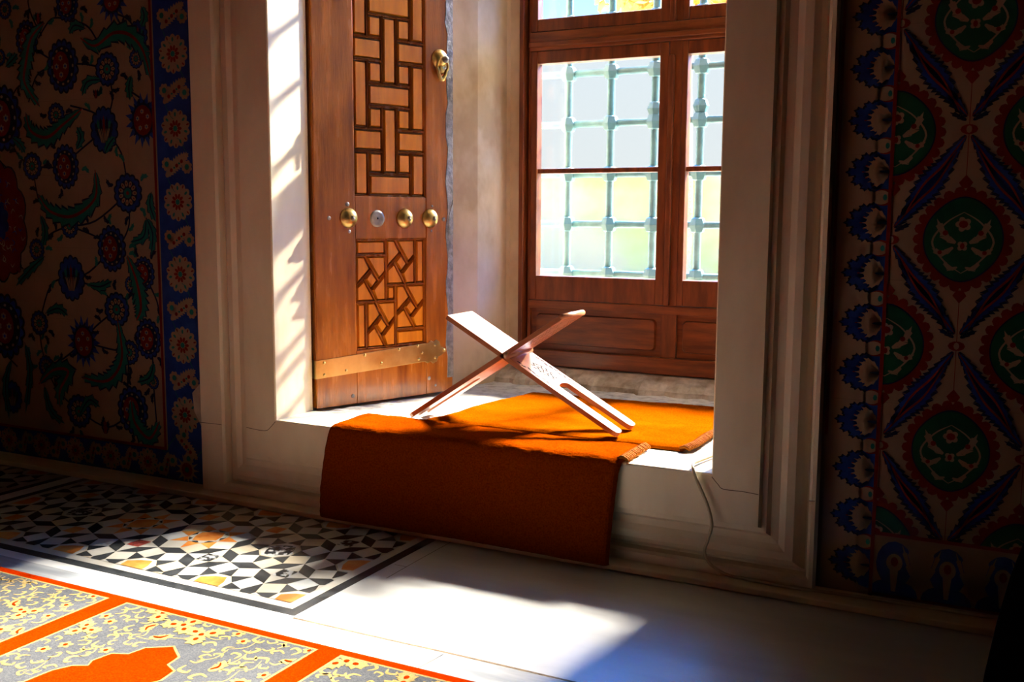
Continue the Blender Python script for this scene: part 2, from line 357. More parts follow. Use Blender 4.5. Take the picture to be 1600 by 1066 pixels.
def medal(x, z, r, L=3):
    P.scallop(x, z, r*.88, NV, L, 10, .12, ry=r*1.32); P.scallop(x, z, r*.84, RD, L+1, 10, .12, ry=r*1.28)
    rr = random.Random(3)
    for k in range(46):
        a = rr.uniform(-PI, PI); q = rr.uniform(.25, .72)*r; X, Z = x+q*math.cos(a), z+q*1.4*math.sin(a); t = rr.uniform(0, 6)
        P.ribbon([(X, Z), (X+.012*math.cos(t), Z+.012*math.sin(t)), (X+.018*math.cos(t+1), Z+.02*math.sin(t+1))], .0035, rr.choice((CR, CR, CB)), L+2)
    P.scallop(x, z, r*.3, CB, L+3, 8, .2, ry=r*.42)
FL = [(-2.489,1.17,.072,'P'),(-2.312,1.152,.048,'R'),(-2.334,.988,.065,'L'),(-2.496,.889,.061,'P'),(-2.637,.893,.042,'R'),(-2.252,.813,.056,'R'),(-2.491,.72,.037,'R'),(-2.324,.658,.063,'P'),(-2.494,.569,.067,'L'),(-2.636,.649,.034,'R'),(-2.314,.486,.051,'R'),(-2.203,.591,.046,'P'),(-2.254,.559,.025,'R'),(-2.455,.385,.068,'S'),(-2.27,.366,.037,'R'),(-2.641,.43,.039,'R'),(-2.196,.409,.055,'P'),(-2.182,.288,.022,'R'),(-2.488,.176,.052,'R'),(-2.267,.2,.067,'P'),(-2.62,.3,.035,'R'),(-2.381,.135,.023,'T'),(-2.19,1.233,.042,'L'),(-2.201,1.173,.027,'R'),(-2.184,1.009,.066,'S'),(-2.525,1.036,.036,'R'),(-2.755,1.035,.092,'P'),(-2.459,1.341,.05,'P'),(-2.283,1.341,.06,'S'),(-2.72,1.345,.029,'R'),(-2.633,1.254,.053,'P'),(-2.792,.412,.095,'P'),(-2.794,.733,.143,'M'),(-2.78,.194,.052,'L'),(-2.58,1.307,.018,'T'),(-2.361,1.085,.014,'T'),(-2.719,.59,.017,'T'),(-2.576,.251,.019,'T'),(-2.754,1.211,.026,'R')]
LV = [[(-2.409,1.242),(-2.353,1.217),(-2.281,1.246),(-2.217,1.236),(-2.171,1.191),(-2.146,1.114)],[(-2.555,1.294),(-2.611,1.256),(-2.639,1.186),(-2.648,1.132),(-2.593,1.066)],[(-2.414,1.049),(-2.495,1.008),(-2.565,.974),(-2.632,.994),(-2.65,1.044)],[(-2.374,.879),(-2.379,.799),(-2.474,.748),(-2.567,.762),(-2.613,.809)],[(-2.262,.639),(-2.229,.569),(-2.216,.497),(-2.235,.46)],[(-2.31,.457),(-2.299,.347),(-2.36,.278),(-2.465,.279)],[(-2.598,.631),(-2.662,.592),(-2.729,.542)],[(-2.655,.244),(-2.587,.292),(-2.523,.293),(-2.563,.232),(-2.567,.184)],[(-2.268,.23),(-2.258,.165),(-2.203,.125),(-2.163,.175)],[(-2.708,.368),(-2.692,.281),(-2.719,.16)],[(-2.174,.347),(-2.194,.3),(-2.239,.284)],[(-2.486,.162),(-2.442,.214),(-2.401,.199)],[(-2.183,.746),(-2.195,.694),(-2.243,.679)],[(-2.183,.746),(-2.161,.703),(-2.168,.65)],[(-2.333,1.124),(-2.389,1.122),(-2.412,1.088)],[(-2.218,1.13),(-2.229,1.101),(-2.228,1.067)],[(-2.611,.753),(-2.593,.706),(-2.607,.659)],[(-2.632,.246),(-2.61,.17),(-2.556,.136)],[(-2.387,1.266),(-2.43,1.278),(-2.452,1.259)],[(-2.172,1.308),(-2.162,1.282),(-2.175,1.255)],[(-2.728,1.182),(-2.699,1.198),(-2.675,1.215)],[(-2.717,.978),(-2.684,.959),(-2.664,.934)],[(-2.421,.553),(-2.374,.549),(-2.329,.565)],[(-2.611,.46),(-2.554,.478),(-2.517,.461)],[(-2.16,.816),(-2.167,.781),(-2.15,.738)],[(-2.771,.314),(-2.807,.232),(-2.8,.132)],[(-2.333,.923),(-2.314,.949),(-2.293,.966)],[(-2.448,.935),(-2.425,.97),(-2.439,.997)]]
ST = [[(-2.489,1.17),(-2.406,1.172),(-2.312,1.152)],[(-2.312,1.152),(-2.296,1.079),(-2.314,1.028)],[(-2.334,.988),(-2.271,.922),(-2.252,.816)],[(-2.496,.889),(-2.571,.888),(-2.637,.893)],[(-2.637,.893),(-2.619,.8),(-2.593,.781)],[(-2.252,.813),(-2.383,.736),(-2.491,.72)],[(-2.491,.72),(-2.571,.697),(-2.636,.649)],[(-2.491,.72),(-2.386,.691),(-2.324,.658)],[(-2.252,.813),(-2.252,.728),(-2.285,.674)],[(-2.324,.658),(-2.418,.59),(-2.494,.569)],[(-2.494,.569),(-2.37,.536),(-2.314,.486)],[(-2.314,.486),(-2.402,.433),(-2.455,.385)],[(-2.314,.486),(-2.256,.532),(-2.203,.591)],[(-2.203,.591),(-2.158,.518),(-2.149,.465)],[(-2.455,.385),(-2.543,.33),(-2.62,.3)],[(-2.455,.385),(-2.354,.371),(-2.27,.366)],[(-2.27,.366),(-2.283,.275),(-2.266,.22)],[(-2.181,.409),(-2.182,.288),(-2.176,.174)],[(-2.267,.2),(-2.368,.14),(-2.488,.176)],[(-2.489,1.17),(-2.587,1.218),(-2.633,1.254)],[(-2.489,1.17),(-2.592,1.156),(-2.639,1.077)],[(-2.462,1.298),(-2.527,1.303),(-2.584,1.254)],[(-2.462,1.298),(-2.387,1.275),(-2.351,1.237)],[(-2.334,.988),(-2.364,1.033),(-2.466,1.06)],[(-2.334,.988),(-2.449,.926),(-2.49,.899)],[(-2.286,1.301),(-2.226,1.279),(-2.19,1.233)],[(-2.755,1.035),(-2.691,1.116),(-2.643,1.131)],[(-2.731,.978),(-2.693,.922),(-2.637,.893)],[(-2.237,1.093),(-2.178,1.057),(-2.174,1.009)],[(-2.494,.569),(-2.582,.547),(-2.641,.43)],[(-2.641,.43),(-2.638,.362),(-2.62,.3)],[(-2.62,.3),(-2.577,.231),(-2.488,.176)]]
def vine(pts, L=2):
    P.ribbon(pts, .0055, NV, L, taper=False)
    c = catmull(pts, 4)
    rr = random.Random(int(pts[0][0]*-1e4+pts[-1][1]*1e4))
    for i in (3, 5):
        if i < len(c):
            a = rr.uniform(0, 6.28); p = c[i]; w = .03
            P.feather([p, (p[0]+w*.5*math.cos(a), p[1]+w*.5*math.sin(a)), (p[0]+w*math.cos(a+.4), p[1]+w*math.sin(a+.4))], .011, rr.choice((NV, TL, NV)), L+1, 4)
P.clip = (-4, -2.142, .105, 3.2)
for s_ in ST: vine(s_)
for (x, z, r, t) in FL:
    {'P': pome, 'R': rosette, 'L': lotus, 'S': spiky, 'T': tulip, 'M': medal}[t](x, z, r)
    if t in 'RP':
        for k in range(3):
            a = random.uniform(0, 6.28); q = r*1.05; w = .026
            P.feather([(x+q*math.cos(a), z+q*math.sin(a)), (x+(q+w*.6)*math.cos(a+.12), z+(q+w*.6)*math.sin(a+.12)), (x+(q+w*1.2)*math.cos(a), z+(q+w*1.2)*math.sin(a))], .012, random.choice((NV, TL)), 2, 4)
for l in LV:
    big = len(l) > 3; w = .042 if big else .022
    P.feather(l, w*1.25, NV, 11, 12 if big else 5); P.feather(l, w, TL, 12, 12 if big else 5, mid=RD if big else NV)
# a quieter continuation of the field beyond the photo's left and upper edge
for k in range(26):
    x = -2.95-.21*(k % 5)+.05*(k % 2); z = .25+.3*(k//5)
    (pome, rosette, lotus)[k % 3](x, z, .055); vine([(x, z), (x+.08, z+.1), (x+.2, z+.04)])
for k in range(24):
    x = -2.24-.2*(k % 4)+.04*(k % 3); z = 1.46+.26*(k//4)
    (rosette, pome, lotus)[k % 3](x, z, .055); vine([(x, z), (x-.06, z-.1), (x-.01, z-.2)])
P.clip = None
# border band of rosettes on cobalt
X0, X1 = -2.136, -1.992
P.poly([(X0, .0), (X1, .0), (X1, 3.3), (X0, 3.3)], CB, 1); P.poly([(-2.146, .1), (-2.137, .1), (-2.137, 3.3), (-2.146, 3.3)], RD, 15)
P.poly([(-1.997, .30), (-1.985, .30), (-1.985, 3.3), (-1.997, 3.3)], RD, 3)
P.poly([(-4.4, .0), (-2.137, .0), (-2.137, .098), (-4.4, .098)], CB, 1); P.poly([(-4.4, .098), (-2.137, .098), (-2.137, .106), (-4.4, .106)], RD, 15)
def star_ros(x, z, r, L=3):
    P.scallop(x, z, r, CR, L, 14, .14)
    for k in range(14):
        a = 2*PI*(k+.5)/14
        if k % 2: P.ell(x+r*.72*math.cos(a), z+r*.72*math.sin(a), r*.12, r*.07, TL, L+1, 8, a)
        else: P.ell(x+r*.86*math.cos(a), z+r*.86*math.sin(a), r*.11, r*.045, RD, L+1, 6, a)
    P.ell(x, z, r*.5, r*.5, CR, L+2)
    for k in range(10): a = 2*PI*k/10; P.ell(x+r*.30*math.cos(a), z+r*.30*math.sin(a), r*.15, r*.085, RD, L+3, 8, a)
    P.ell(x, z, r*.15, r*.15, TL, L+4, 10)
def leafspray(x, z, w, h, ang, L=3):
    c, s = math.cos(ang), math.sin(ang); T_ = lambda a, q: (x+a*c-q*s, z+a*s+q*c)
    P.feather([T_(-w, -.004), T_(0, .004), T_(w, .004)], h, CR, L, 12)
    for k in (-.45, 0, .4): X, Z = T_(w*k, 0); P.ell(X, Z, .0055, .0055, RD, L+1, 8)
    for k in (-.2, .2): X, Z = T_(w*k, 0); P.ell(X, Z, .004, .003, TL, L+1, 6)
    for sg in (1, -1):
        X, Z = T_(-sg*w*.55, sg*h*.75); P.scallop(X, Z, .019, CR, L, 8, .2); P.ell(X, Z, .008, .008, TL, L+1, 8)
        P.ribbon([T_(-sg*w*.9, -sg*h*.2), T_(-sg*w*.9, -sg*.05), T_(-sg*w*.5, -sg*.075)], .0025, TL, L)
k = 0; z = .205
while z < 3.2:
    star_ros(-2.066, z, .052); leafspray(-2.066, z+.097, .052, .030, .55)
    z += .1945
leafspray(-2.066, .115, .05, .026, -.75)
for k in range(13): a = 2*PI*k/13; P.poly([(-2.066+.022*math.cos(a-.22), .05+.022*math.sin(a-.22)), (-2.066+.046*math.cos(a), .05+.046*math.sin(a)), (-2.066+.022*math.cos(a+.22), .05+.022*math.sin(a+.22))], CR, 3)
P.ell(-2.066, .05, .027, .027, CR, 4); P.ell(-2.066, .05, .020, .020, RD, 5); P.ell(-2.066, .05, .008, .008, TL, 6)
x = -2.215
while x > -4.3:
    star_ros(x, .056, .040); leafspray(x+.074, .056, .036, .022, PI/2-.3); x -= .148
# patch of bare mortar where tile edge has broken away
P.poly([(-2.004, .30), (-1.985, .31), (-1.985, .10), (-1.994, .12), (-2.0, .17), (-2.03, .22), (-2.035, .27)], MO, 12)
P.poly([(-1.992, .0), (-1.985, .0), (-1.985, .12), (-1.994, .11)], MO, 4)
S('wall_left', b, TM, fix=False)

b = MB(); b.box((-.358, D, 0), (3, D+.08, 3.4)); P = Paint(b, lambda u, v, h: (u, D-h, v))
XB = -.252
for k in range(-1, 13):
    z = .404+.2365*k
    P.poly([(-.345, z-.0006), (.9, z-.0006), (.9, z+.0006), (-.345, z+.0006)], GT, 1)
for k in range(8):
    x = -.122+.25*k; P.poly([(x-.0006, .1), (x+.0006, .1), (x+.0006, 3.3), (x-.0006, 3.3)], GT, 1)
P.poly([(-.356, .0), (-.350, .0), (-.350, 3.3), (-.356, 3.3)], GT, 1)
P.poly([(-.353, .33), (-.347, .33), (-.347, 3.3), (-.353, 3.3)], RD, 2)
def palmette(z):
    """blue leafy palmette pointing left with a cream carnation, and a cream bulb with a red crescent above it"""
    x = XB
    for k in range(-3, 4):
        a = PI+k*.25; ln = (.082, .074, .062, .050)[abs(k)]
        P.feather([(x-.006, z+k*.003), (x+ln*.6*math.cos(a), z+ln*.6*math.sin(a)), (x+ln*math.cos(a), z+ln*math.sin(a)*1.05)], .021, NV, 3, 6)
        P.feather([(x-.006, z+k*.003), (x+ln*.56*math.cos(a), z+ln*.56*math.sin(a)), (x+(ln-.004)*math.cos(a), z+(ln-.004)*math.sin(a)*1.05)], .017, CB, 4, 6)
        P.ell(x+ln*.62*math.cos(a), z+ln*.62*math.sin(a), .003, .0012, RD, 6, 6, a)
    P.poly([(x, z-.047), (x, z+.047), (x-.022, z+.043), (x-.036, z+.022), (x-.036, z-.022), (x-.022, z-.043)], CB, 4)
    for k in range(-3, 4):
        a = PI+k*.27; P.feather([(x-.004, z), (x+.022*math.cos(a), z+.022*math.sin(a)), (x+.046*math.cos(a), z+.046*math.sin(a)*.8)], .009, CR, 7, 4)
    P.poly([(x, z+.004), (x, z-.004), (x-.018, z-.002), (x-.022, z), (x-.018, z+.002)], NV, 9)
    zz = z+.048
    P.ell(x-.012, zz, .019, .016, RD, 7); P.ell(x-.016, zz, .017, .0135, CR, 8); P.poly([(x-.026, zz+.010), (x-.046, zz+.001), (x-.046, zz-.001), (x-.026, zz-.010)], CR, 8); P.ell(x-.009, zz, .004, .006, TL, 9, 8)
P.clip = (-.347, XB+.001, .0, 3.2)
z = .075
while z < 3.1: palmette(z); z += .0962
P.clip = None
P.poly([(XB-.0035, .0), (XB+.0035, .0), (XB+.0035, 3.3), (XB-.0035, 3.3)], RD, 12)
def ogee(x, z, k, m, lay, ex=0, lobes=0):
    pts = []
    n = 48
    for i in range(n):
        t = 2*PI*i/n; c, s = math.cos(t), math.sin(t)
        r = 1+.12*abs(s)**6; w = 1
        rr = k*(1-(.05*(1-abs(math.sin(lobes*t/2))) if lobes else 0))
        pts.append((x+(.078*rr+ex)*c, z+(.080*rr+ex)*s*r))
    P.poly(pts, m, lay)
def medallion(x, z, L=3):
    for i in range(26):
        t = 2*PI*i/26; P.ell(x+.077*math.cos(t), z+.080*math.sin(t)*(1+.10*abs(math.sin(t))**6), .0095, .0095, RD, L, 8)
    ogee(x, z, 1.0, RD, L+1); ogee(x, z, .88, NV, L+2); ogee(x, z, .85, GR, L+3)
    for sg in (1, -1):
        P.ribbon([(x, z-.062), (x+sg*.03, z-.04), (x+sg*.052, z-.005), (x+sg*.03, z+.03), (x, z+.05)], .0035, CR, L+4)
        P.feather([(x+sg*.008, z-.008), (x+sg*.03, z+.006), (x+sg*.044, z+.034)], .012, CR, L+5, 4); P.feather([(x+sg*.012, z-.012), (x+sg*.034, z-.026), (x+sg*.05, z-.018)], .010, CR, L+5, 4)
        P.feather([(x+sg*.004, z-.05), (x+sg*.02, z-.054), (x+sg*.03, z-.04)], .007, CR, L+5, 4)
        P.ell(x+sg*.03, z+.012, .005, .005, RD, L+6, 8); P.ell(x+sg*.038, z-.024, .004, .004, RD, L+6, 8)
    P.scallop(x, z+.028, .014, CR, L+5, 5, .3); P.ell(x, z+.028, .008, .007, RD, L+6, 8)
    P.scallop(x, z-.012, .010, CR, L+5, 4, .35); P.ell(x, z-.012, .004, .006, RD, L+6, 8)
    P.poly([(x, z+.118), (x+.012, z+.104), (x+.006, z+.094), (x-.006, z+.094), (x-.012, z+.104)], RD, L); P.poly([(x, z-.118), (x+.012, z-.104), (x+.006, z-.094), (x-.006, z-.094), (x-.012, z-.104)], RD, L)
P.clip = (XB+.003, .95, .146, 3.2)
for i in range(9):
    x = -.2465+.1245*i
    for j in range(-1, 9):
        z = .719-.398*1.0+.398*j if i % 2 else .517+.398*(j-1)
        medallion(x, z)
        if 1:
            vz = z+.2    # knot between two medallions of one column
            P.ribbon([(x, vz-.09), (x, vz), (x, vz+.09)], .0012, RD, 2, taper=False)
            P.ell(x, vz, .015, .009, RD, 4, 10); P.ell(x, vz, .005, .007, CR, 5, 8)
            for sg in (1, -1):
                P.feather([(x+sg*.004, vz+.015), (x+sg*.016, vz+.022), (x+sg*.032, vz+.03)], .008, NV, 3, 4)
                P.feather([(x+sg*.003, vz-.008), (x+sg*.04, vz-.062), (x+sg*.074, vz-.10), (x+sg*.108, vz-.168)][:4], .028, NV, 6, 15)
                P.feather([(x+sg*.004, vz-.012), (x+sg*.04, vz-.064), (x+sg*.074, vz-.102), (x+sg*.106, vz-.162)], .019, CB, 7, 13, mid=RD)
                P.feather([(x+sg*.003, vz+.02), (x+sg*.04, vz+.066), (x+sg*.074, vz+.102), (x+sg*.108, vz+.168)], .028, NV, 6, 15)
                P.feather([(x+sg*.004, vz+.024), (x+sg*.04, vz+.068), (x+sg*.074, vz+.104), (x+sg*.106, vz+.162)], .019, CB, 7, 13, mid=RD)
P.clip = None
P.poly([(XB, .140), (.95, .140), (.95, .147), (XB, .147)], RD, 12)
P.poly([(XB, .018), (.95, .018), (.95, .023), (XB, .023)], RD, 12)
P.clip = (XB, .95, .02, .14)
x = -.21
while x < .9:
    P.ell(x, .085, .034, .046, CB, 3); P.ell(x, .025, .045, .03, CB, 3); P.ell(x, .088, .015, .018, CR, 4); P.poly([(x-.008, .075), (x+.008, .075), (x+.004, .03), (x-.004, .03)], CR, 4); P.ell(x, .09, .007, .010, RD, 5, 8)
    for k in range(-3, 4): P.feather([(x+.048, .035), (x+.048+k*.006, .075), (x+.048+k*.011, .12)], .008, CR, 5, 4)
    x += .096
P.clip = None
S('wall_right', b, TM, fix=False)

b = MB()                                                   # tiled wall above the window frame
b.box((-1.985, D, ZT+.26), (-.345, D+.08, 3.4)); S('wall_above_window', b, M['cream'])
for nm, a, c in (('wall_back', (-4.5, -3.1, 0), (3, -3, 3.4)), ('wall_far_left', (-4.6, -3, 0), (-4.5, D, 3.4)), ('wall_far_right', (3, -3, 0), (3.1, D, 3.4)), ('ceiling', (-4.6, -3.1, 3.4), (3.1, 3.4, 3.5))):
    b = MB(); b.box(a, c); S(nm, b, M['wallp'])

# ------------------------------------------------------------------ marble surround of the window recess
prof = [(0, YF+.15), (0, YF+.003), (.003, YF), (.099, YF), (.103, YF+.012), (.113, YF+.013), (.120, YF+.022), (.136, YF+.024), (.150, YF+.018), (.166, YF+.020), (.178, YF+.030), (.186, YF+.044), (.191, YF+.045), (.193, YF+.024), (.199, YF+.018), (.272, YF+.018), (.277, YF+.022), (.279, D+.02)]
b = MB(); vs = []
for (d, y) in prof:
    zb = max(ZS-d, .006) if d > 0 else ZS
    dr = min(d, .207)           # the right-hand outer fillet is partly covered by the tiles
    vs += [(XL-d, y, ZT+d), (XL-d, y, zb), (XR+dr, y, zb), (XR+dr, y, ZT+d)]
fs = []
for i in range(len(prof)-1):
    for k in range(4): a, c = i*4+k, i*4+(k+1) % 4; fs.append((a, c, c+4, a+4))
b.add(vs, fs)
P = Paint(b, lambda u, v, h: (u, YF-h, v))
for seg in ([(-1.803, .206), (-1.76, .203), (-1.735, .205), (-1.722, .215), (-1.706, .231)], [(-.565, .228), (-.552, .214), (-.54, .205), (-.50, .205), (-.468, .203)]): P.ribbon(seg, .0016, 1, 2, taper=False)
# joint lines in the moulded parts
for (xa, xb, y) in ((-1.985, -1.905, YF+.018), (-.372, -.3605, YF+.018)):
    b.poly([(xa, y-.0008, .198), (xb, y-.0008, .199), (xb, y-.0008, .2005), (xa, y-.0008, .1995)], 1)
o = S('trim_2', b, [M['marble'], M['joint']])

# niche: floor, splayed side walls, stone base, outer masonry
b = MB(); n = 40
g = [[(-1.86+1.48*i/n, 2.155+.80*j/n, .231+.0022*math.sin(i*1.7+j)*math.sin(j*2.3-i*.6)+random.uniform(-.0008, .0008)) for i in range(n+1)] for j in range(n+1)]
for j in range(n):
    for i in range(n): b.add([g[j][i], g[j][i+1], g[j+1][i+1], g[j+1][i]], [(0, 1, 2, 3)], 0, False)
b.box((-1.86, 2.155, .10), (-.38, 2.95, .225)); S('floor_niche', b, M['niche_floor'])
def wallstrip(name, line, back, mt, zt=2.5, z0=.2):
    b = MB(); base = [(x, y, z0) for x, y in line]+[(x, y, z0) for x, y in back]
    b.prism(base, [(x, y, zt) for x, y, _ in base]); return S(name, b, mt)
wallstrip('wall_niche_left', [(XL-.002, 2.158), (-1.79, 2.165), (-1.62, 2.60), (-1.530, 2.756), (-1.506, 2.90), (-1.497, YW-.012), (-1.462, YW-.012), (-1.462, YW+.03), (-1.52, YW+.08), (-1.66, 3.3)], [(-2.6, 3.3), (-2.6, 2.158)], M['plaster'])
wallstrip('wall_niche_right', [(XR+.002, 2.158), (-.50, 2.17), (-.37, 2.90), (-.37, 3.3)], [(.4, 3.3), (.4, 2.158)], M['plaster'])
b = MB(); b.box((-2.6, 2.158, 2.30), (.4, 3.3, 2.6)); S('ceiling_niche', b, M['plaster'])
b = MB(); n = 60; top = []; bot = []
for i in range(n+1):
    x = -1.52+1.14*i/n; w = .008*math.sin(i*.9)+.006*math.sin(i*2.3+1)+random.uniform(-.002, .002)
    bot.append([(x, YW-.085+w, .229), (x, YW-.078+w*.6, .245), (x, YW-.052+w*.8, .262), (x, YW-.028+w*.7, .270), (x, YW-.016+w*.4, .279), (x, YW+.04, .285)])
for i in range(n):
    for j in range(5): b.add([bot[i][j], bot[i+1][j], bot[i+1][j+1], bot[i][j+1]], [(0, 1, 2, 3)], 0, True)
b.box((-1.52, YW+.0, .20), (-.375, 3.05, .280)); b.box((-1.515, YW+.075, .20), (-.375, 3.05, .42)); S('trim_3', b, M['stone'])

# ------------------------------------------------------------------ window (setting): frame, sashes, panes, lower panels
win = bpy.data.objects.new('window_1', None); COL.objects.link(win); win.location = (-.93, YW, .28); tag(win, kind='structure')
def wpart(name, mb, mt, bevel=.002): return mb.build(name, mt, win, bevel=bevel)
FWX0, FWX1 = -1.462, -.372; ZW1 = 2.26
b = MB(); b.box((FWX0, YW-.022, .284), (-1.447, YW+.06, ZW1)); b.box((-1.447, YW+.012, .284), (-1.440, YW+.06, ZW1)); b.box((FWX1-.03, YW-.01, .284), (FWX1, YW+.06, ZW1)); wpart('outer_jamb', b, M['frame_wood'])
b = MB(); b.box((-1.440, YW+.002, .284), (-1.430, YW+.06, ZW1)); b.box((-.993, YW+.004, .333), (-.945, YW+.05, .49)); b.box((-.984, YW+.002, .49), (-.945, YW+.05, ZW1)); wpart('mullion', b, M['frame_wood'])
b = MB(); b.box((-.984, YW-.010, .492), (-.966, YW+.004, 1.223)); b.box((-.984, YW-.010, 1.318), (-.966, YW+.004, ZW1)); wpart('astragal', b, M['frame_wood'], .004)
b = MB(); b.box((-1.436, YW-.006, 1.262), (FWX1-.03, YW+.05, 1.318)); b.box((-1.436, YW-.013, 1.272), (FWX1-.03, YW, 1.288)); wpart('transom', b, M['frame_wood_h'], .003)
b = MB(); b.box((-1.436, YW-.004, .465), (FWX1-.03, YW+.05, .4915)); wpart('middle_rail', b, M['frame_wood_h'], .003)
b = MB(); b.box((-1.436, YW-.010, .284), (FWX1-.03, YW+.05, .334)); wpart('bottom_rail', b, M['frame_wood_h'], .003)
def panel(x0, x1):
    b = MB(); b.box((x0, YW+.016, .333), (x1, YW+.03, .466))
    def rr(i, y, r=.014):
        pts = []
        for cx, cy, a0 in ((x1-i-r, .466-i-r, 0), (x0+i+r, .466-i-r, 90), (x0+i+r, .333+i+r, 180), (x1-i-r, .333+i+r, 270)):
            for k in range(6): a = math.radians(a0+18*k); pts.append((cx+r*math.cos(a), y, cy+r*math.sin(a)))
        return pts
    b.prism(rr(.017, YW+.018), rr(.021, YW+.007)); return wpart('raised_panel', b, M['frame_wood_h'], 0)
panel(-1.430, -.993); panel(-.945, -.41)
def sash(x0, x1, z0, z1, gx0, gx1, gz0, gz1, bar, gm):
    b = MB(); y0, y1 = YW-.002, YW+.035
    b.box((x0, y0, z0), (gx0, y1, z1)); b.box((gx1, y0, z0), (x1, y1, z1)); b.box((gx0, y0+.001, z0), (gx1, y1, gz0)); b.box((gx0, y0+.001, gz1), (gx1, y1, z1))
    if bar: b.box((gx0, YW+.006, bar-.0075), (gx1, y1, bar+.0075))
    s = wpart('sash', b, M['frame_wood'], .0025)
    for (a, c) in (((gz0, bar-.0075), (bar+.0075, gz1)) if bar else ((gz0, gz1),)):
        g_ = MB(); g_.box((gx0-.004, YW+.018, a-.003), (gx1+.004, YW+.021, c+.003)); o = g_.build('pane', gm, s)
sash(-1.430, -.985, .4925, 1.261, -1.409, -1.012, .569, 1.223, .8955, M['glass_grain'])
sash(-.944, FWX1-.031, .4925, 1.261, -.927, -.425, .569, 1.223, .8955, M['glass_grain'])
sash(-1.430, -.985, 1.319, 2.2, -1.409, -1.012, 1.357, 2.16, None, M['glass'])
sash(-.944, FWX1-.031, 1.319, 2.2, -.927, -.425, 1.357, 2.16, None, M['glass'])

# ------------------------------------------------------------------ iron grille outside
YG = 3.10
gr = empty('iron_grille', (-.93, YG, .5), 'blue-green painted iron lattice with faceted knuckles outside the window panes', 'grille')
gx = [-1.383+.1475*k for k in range(7)]; gz = [.57+.1605*k for k in range(11)]
def bar(name, a, c, r=.0115):
    b = MB(); b.tube([a, c], r, 8); return b.build(name, M['grille'], gr)
for x in gx: bar('vertical_bar', (x, YG, .44), (x, YG, 2.4))
for z in gz: bar('horizontal_bar', (-1.512, YG, z), (-.38, YG, z))
kb = bpy.data.meshes.new('knuckle'); bm = bmesh.new(); bmesh.ops.create_uvsphere(bm, u_segments=6, v_segments=4, radius=.028); bm.to_mesh(kb); bm.free(); kb.materials.append(M['grille'])
def knuckle(x, z, s=1):
    o = bpy.data.objects.new('knuckle', kb); COL.objects.link(o); o.parent = gr; o.location = (x-gr.location.x, 0, z-gr.location.z); o.scale = (s, s, s*1.05)
for x in gx:
    for z in gz[:10]: knuckle(x, z)
knuckle(gx[3], 1.094, .9); knuckle(gx[2], 1.091, .9)

# ------------------------------------------------------------------ open wooden shutter
A0 = Vector((-1.692, 2.163, 0)); ud = Vector((.374, .928, 0)).normalized(); nd = Vector((ud.y, -ud.x, 0))
LT = Matrix(((ud.x, 0, nd.x, A0.x), (ud.y, 0, nd.y, A0.y), (0, 1, 0, 0), (0, 0, 0, 1)))     # local (u, z, n)
ZB, ZTP = .239, 2.20
sh = empty('window_shutter', (A0.x, A0.y, ZB), 'tall lacquered wooden shutter leaf with inlaid geometric panels, standing open left of the window', 'shutter')
def lb(u0, u1, z0, z1, n0=-.034, n1=0.): return (u0, z0, n0), (u1, z1, n1)
def L(name, mb, mt, bevel=.0015, par=None): return mb.build(name, mt, par or sh, bevel=bevel)
for u0, u1 in ((0, .127), (.363, .459)):
    b = MB(); b.box(*lb(u0, u1, ZB, ZTP), T=LT); L('stile', b, M['wood'], .003)
for z0, z1 in ((ZB, .386), (.692, .807), (2.10, ZTP)):
    b = MB(); b.box(*lb(.1275, .3625, z0, z1, -.034, -.0008), T=LT); L('rail', b, M['wood'], .0015)
def raised(b, pts, g, h0, h1, m, slope=.005):
    """bevelled field of a panel piece: polygon in (u, z) inset by g"""
    def inset(P_, d):
        n = len(P_); out = []; ar = sum(P_[i][0]*P_[(i+1) % n][1]-P_[(i+1) % n][0]*P_[i][1] for i in range(n)); sg = 1 if ar > 0 else -1
        for i in range(n):
            p0, p1, p2 = P_[i-1], P_[i], P_[(i+1) % n]
            def off(a, c):
                dx, dy = c[0]-a[0], c[1]-a[1]; l = math.hypot(dx, dy); nx, ny = -dy/l*sg, dx/l*sg
                return (a[0]+nx*d, a[1]+ny*d), (dx/l, dy/l)
            (a1, d1), (a2, d2) = off(p0, p1), off(p1, p2); cr_ = d1[0]*d2[1]-d1[1]*d2[0]
            if abs(cr_) < 1e-6: out.append(a2); continue
            t = ((a2[0]-a1[0])*d2[1]-(a2[1]-a1[1])*d2[0])/cr_; out.append((a1[0]+d1[0]*t, a1[1]+d1[1]*t))
        return out
    lo = inset(pts, g); hi = inset(pts, g+slope)
    b.prism([(u, z, h0) for u, z in lo], [(u, z, h1) for u, z in hi], m, LT)
def strip(b, p, q, w=.0036, h=-.003, m=1):
    """ridged moulding bar between pieces"""
    d = math.hypot(q[0]-p[0], q[1]-p[1]); dx, dy = (q[0]-p[0])/d, (q[1]-p[1])/d; nx, ny = -dy, dx
    pr = [(-w, -.0125), (-w*.85, h-.002), (-w*.5, h), (-w*.2, h-.0025), (w*.2, h-.0025), (w*.5, h), (w*.85, h-.002), (w, -.0125)]
    A_ = [(p[0]+nx*a, p[1]+ny*a, c) for a, c in pr]; B_ = [(q[0]+nx*a, q[1]+ny*a, c) for a, c in pr]
    b.prism(A_, B_, m, LT)
PU0, PU1 = .1275, .3625; cu = (PU1-PU0)/5; ch = .0604
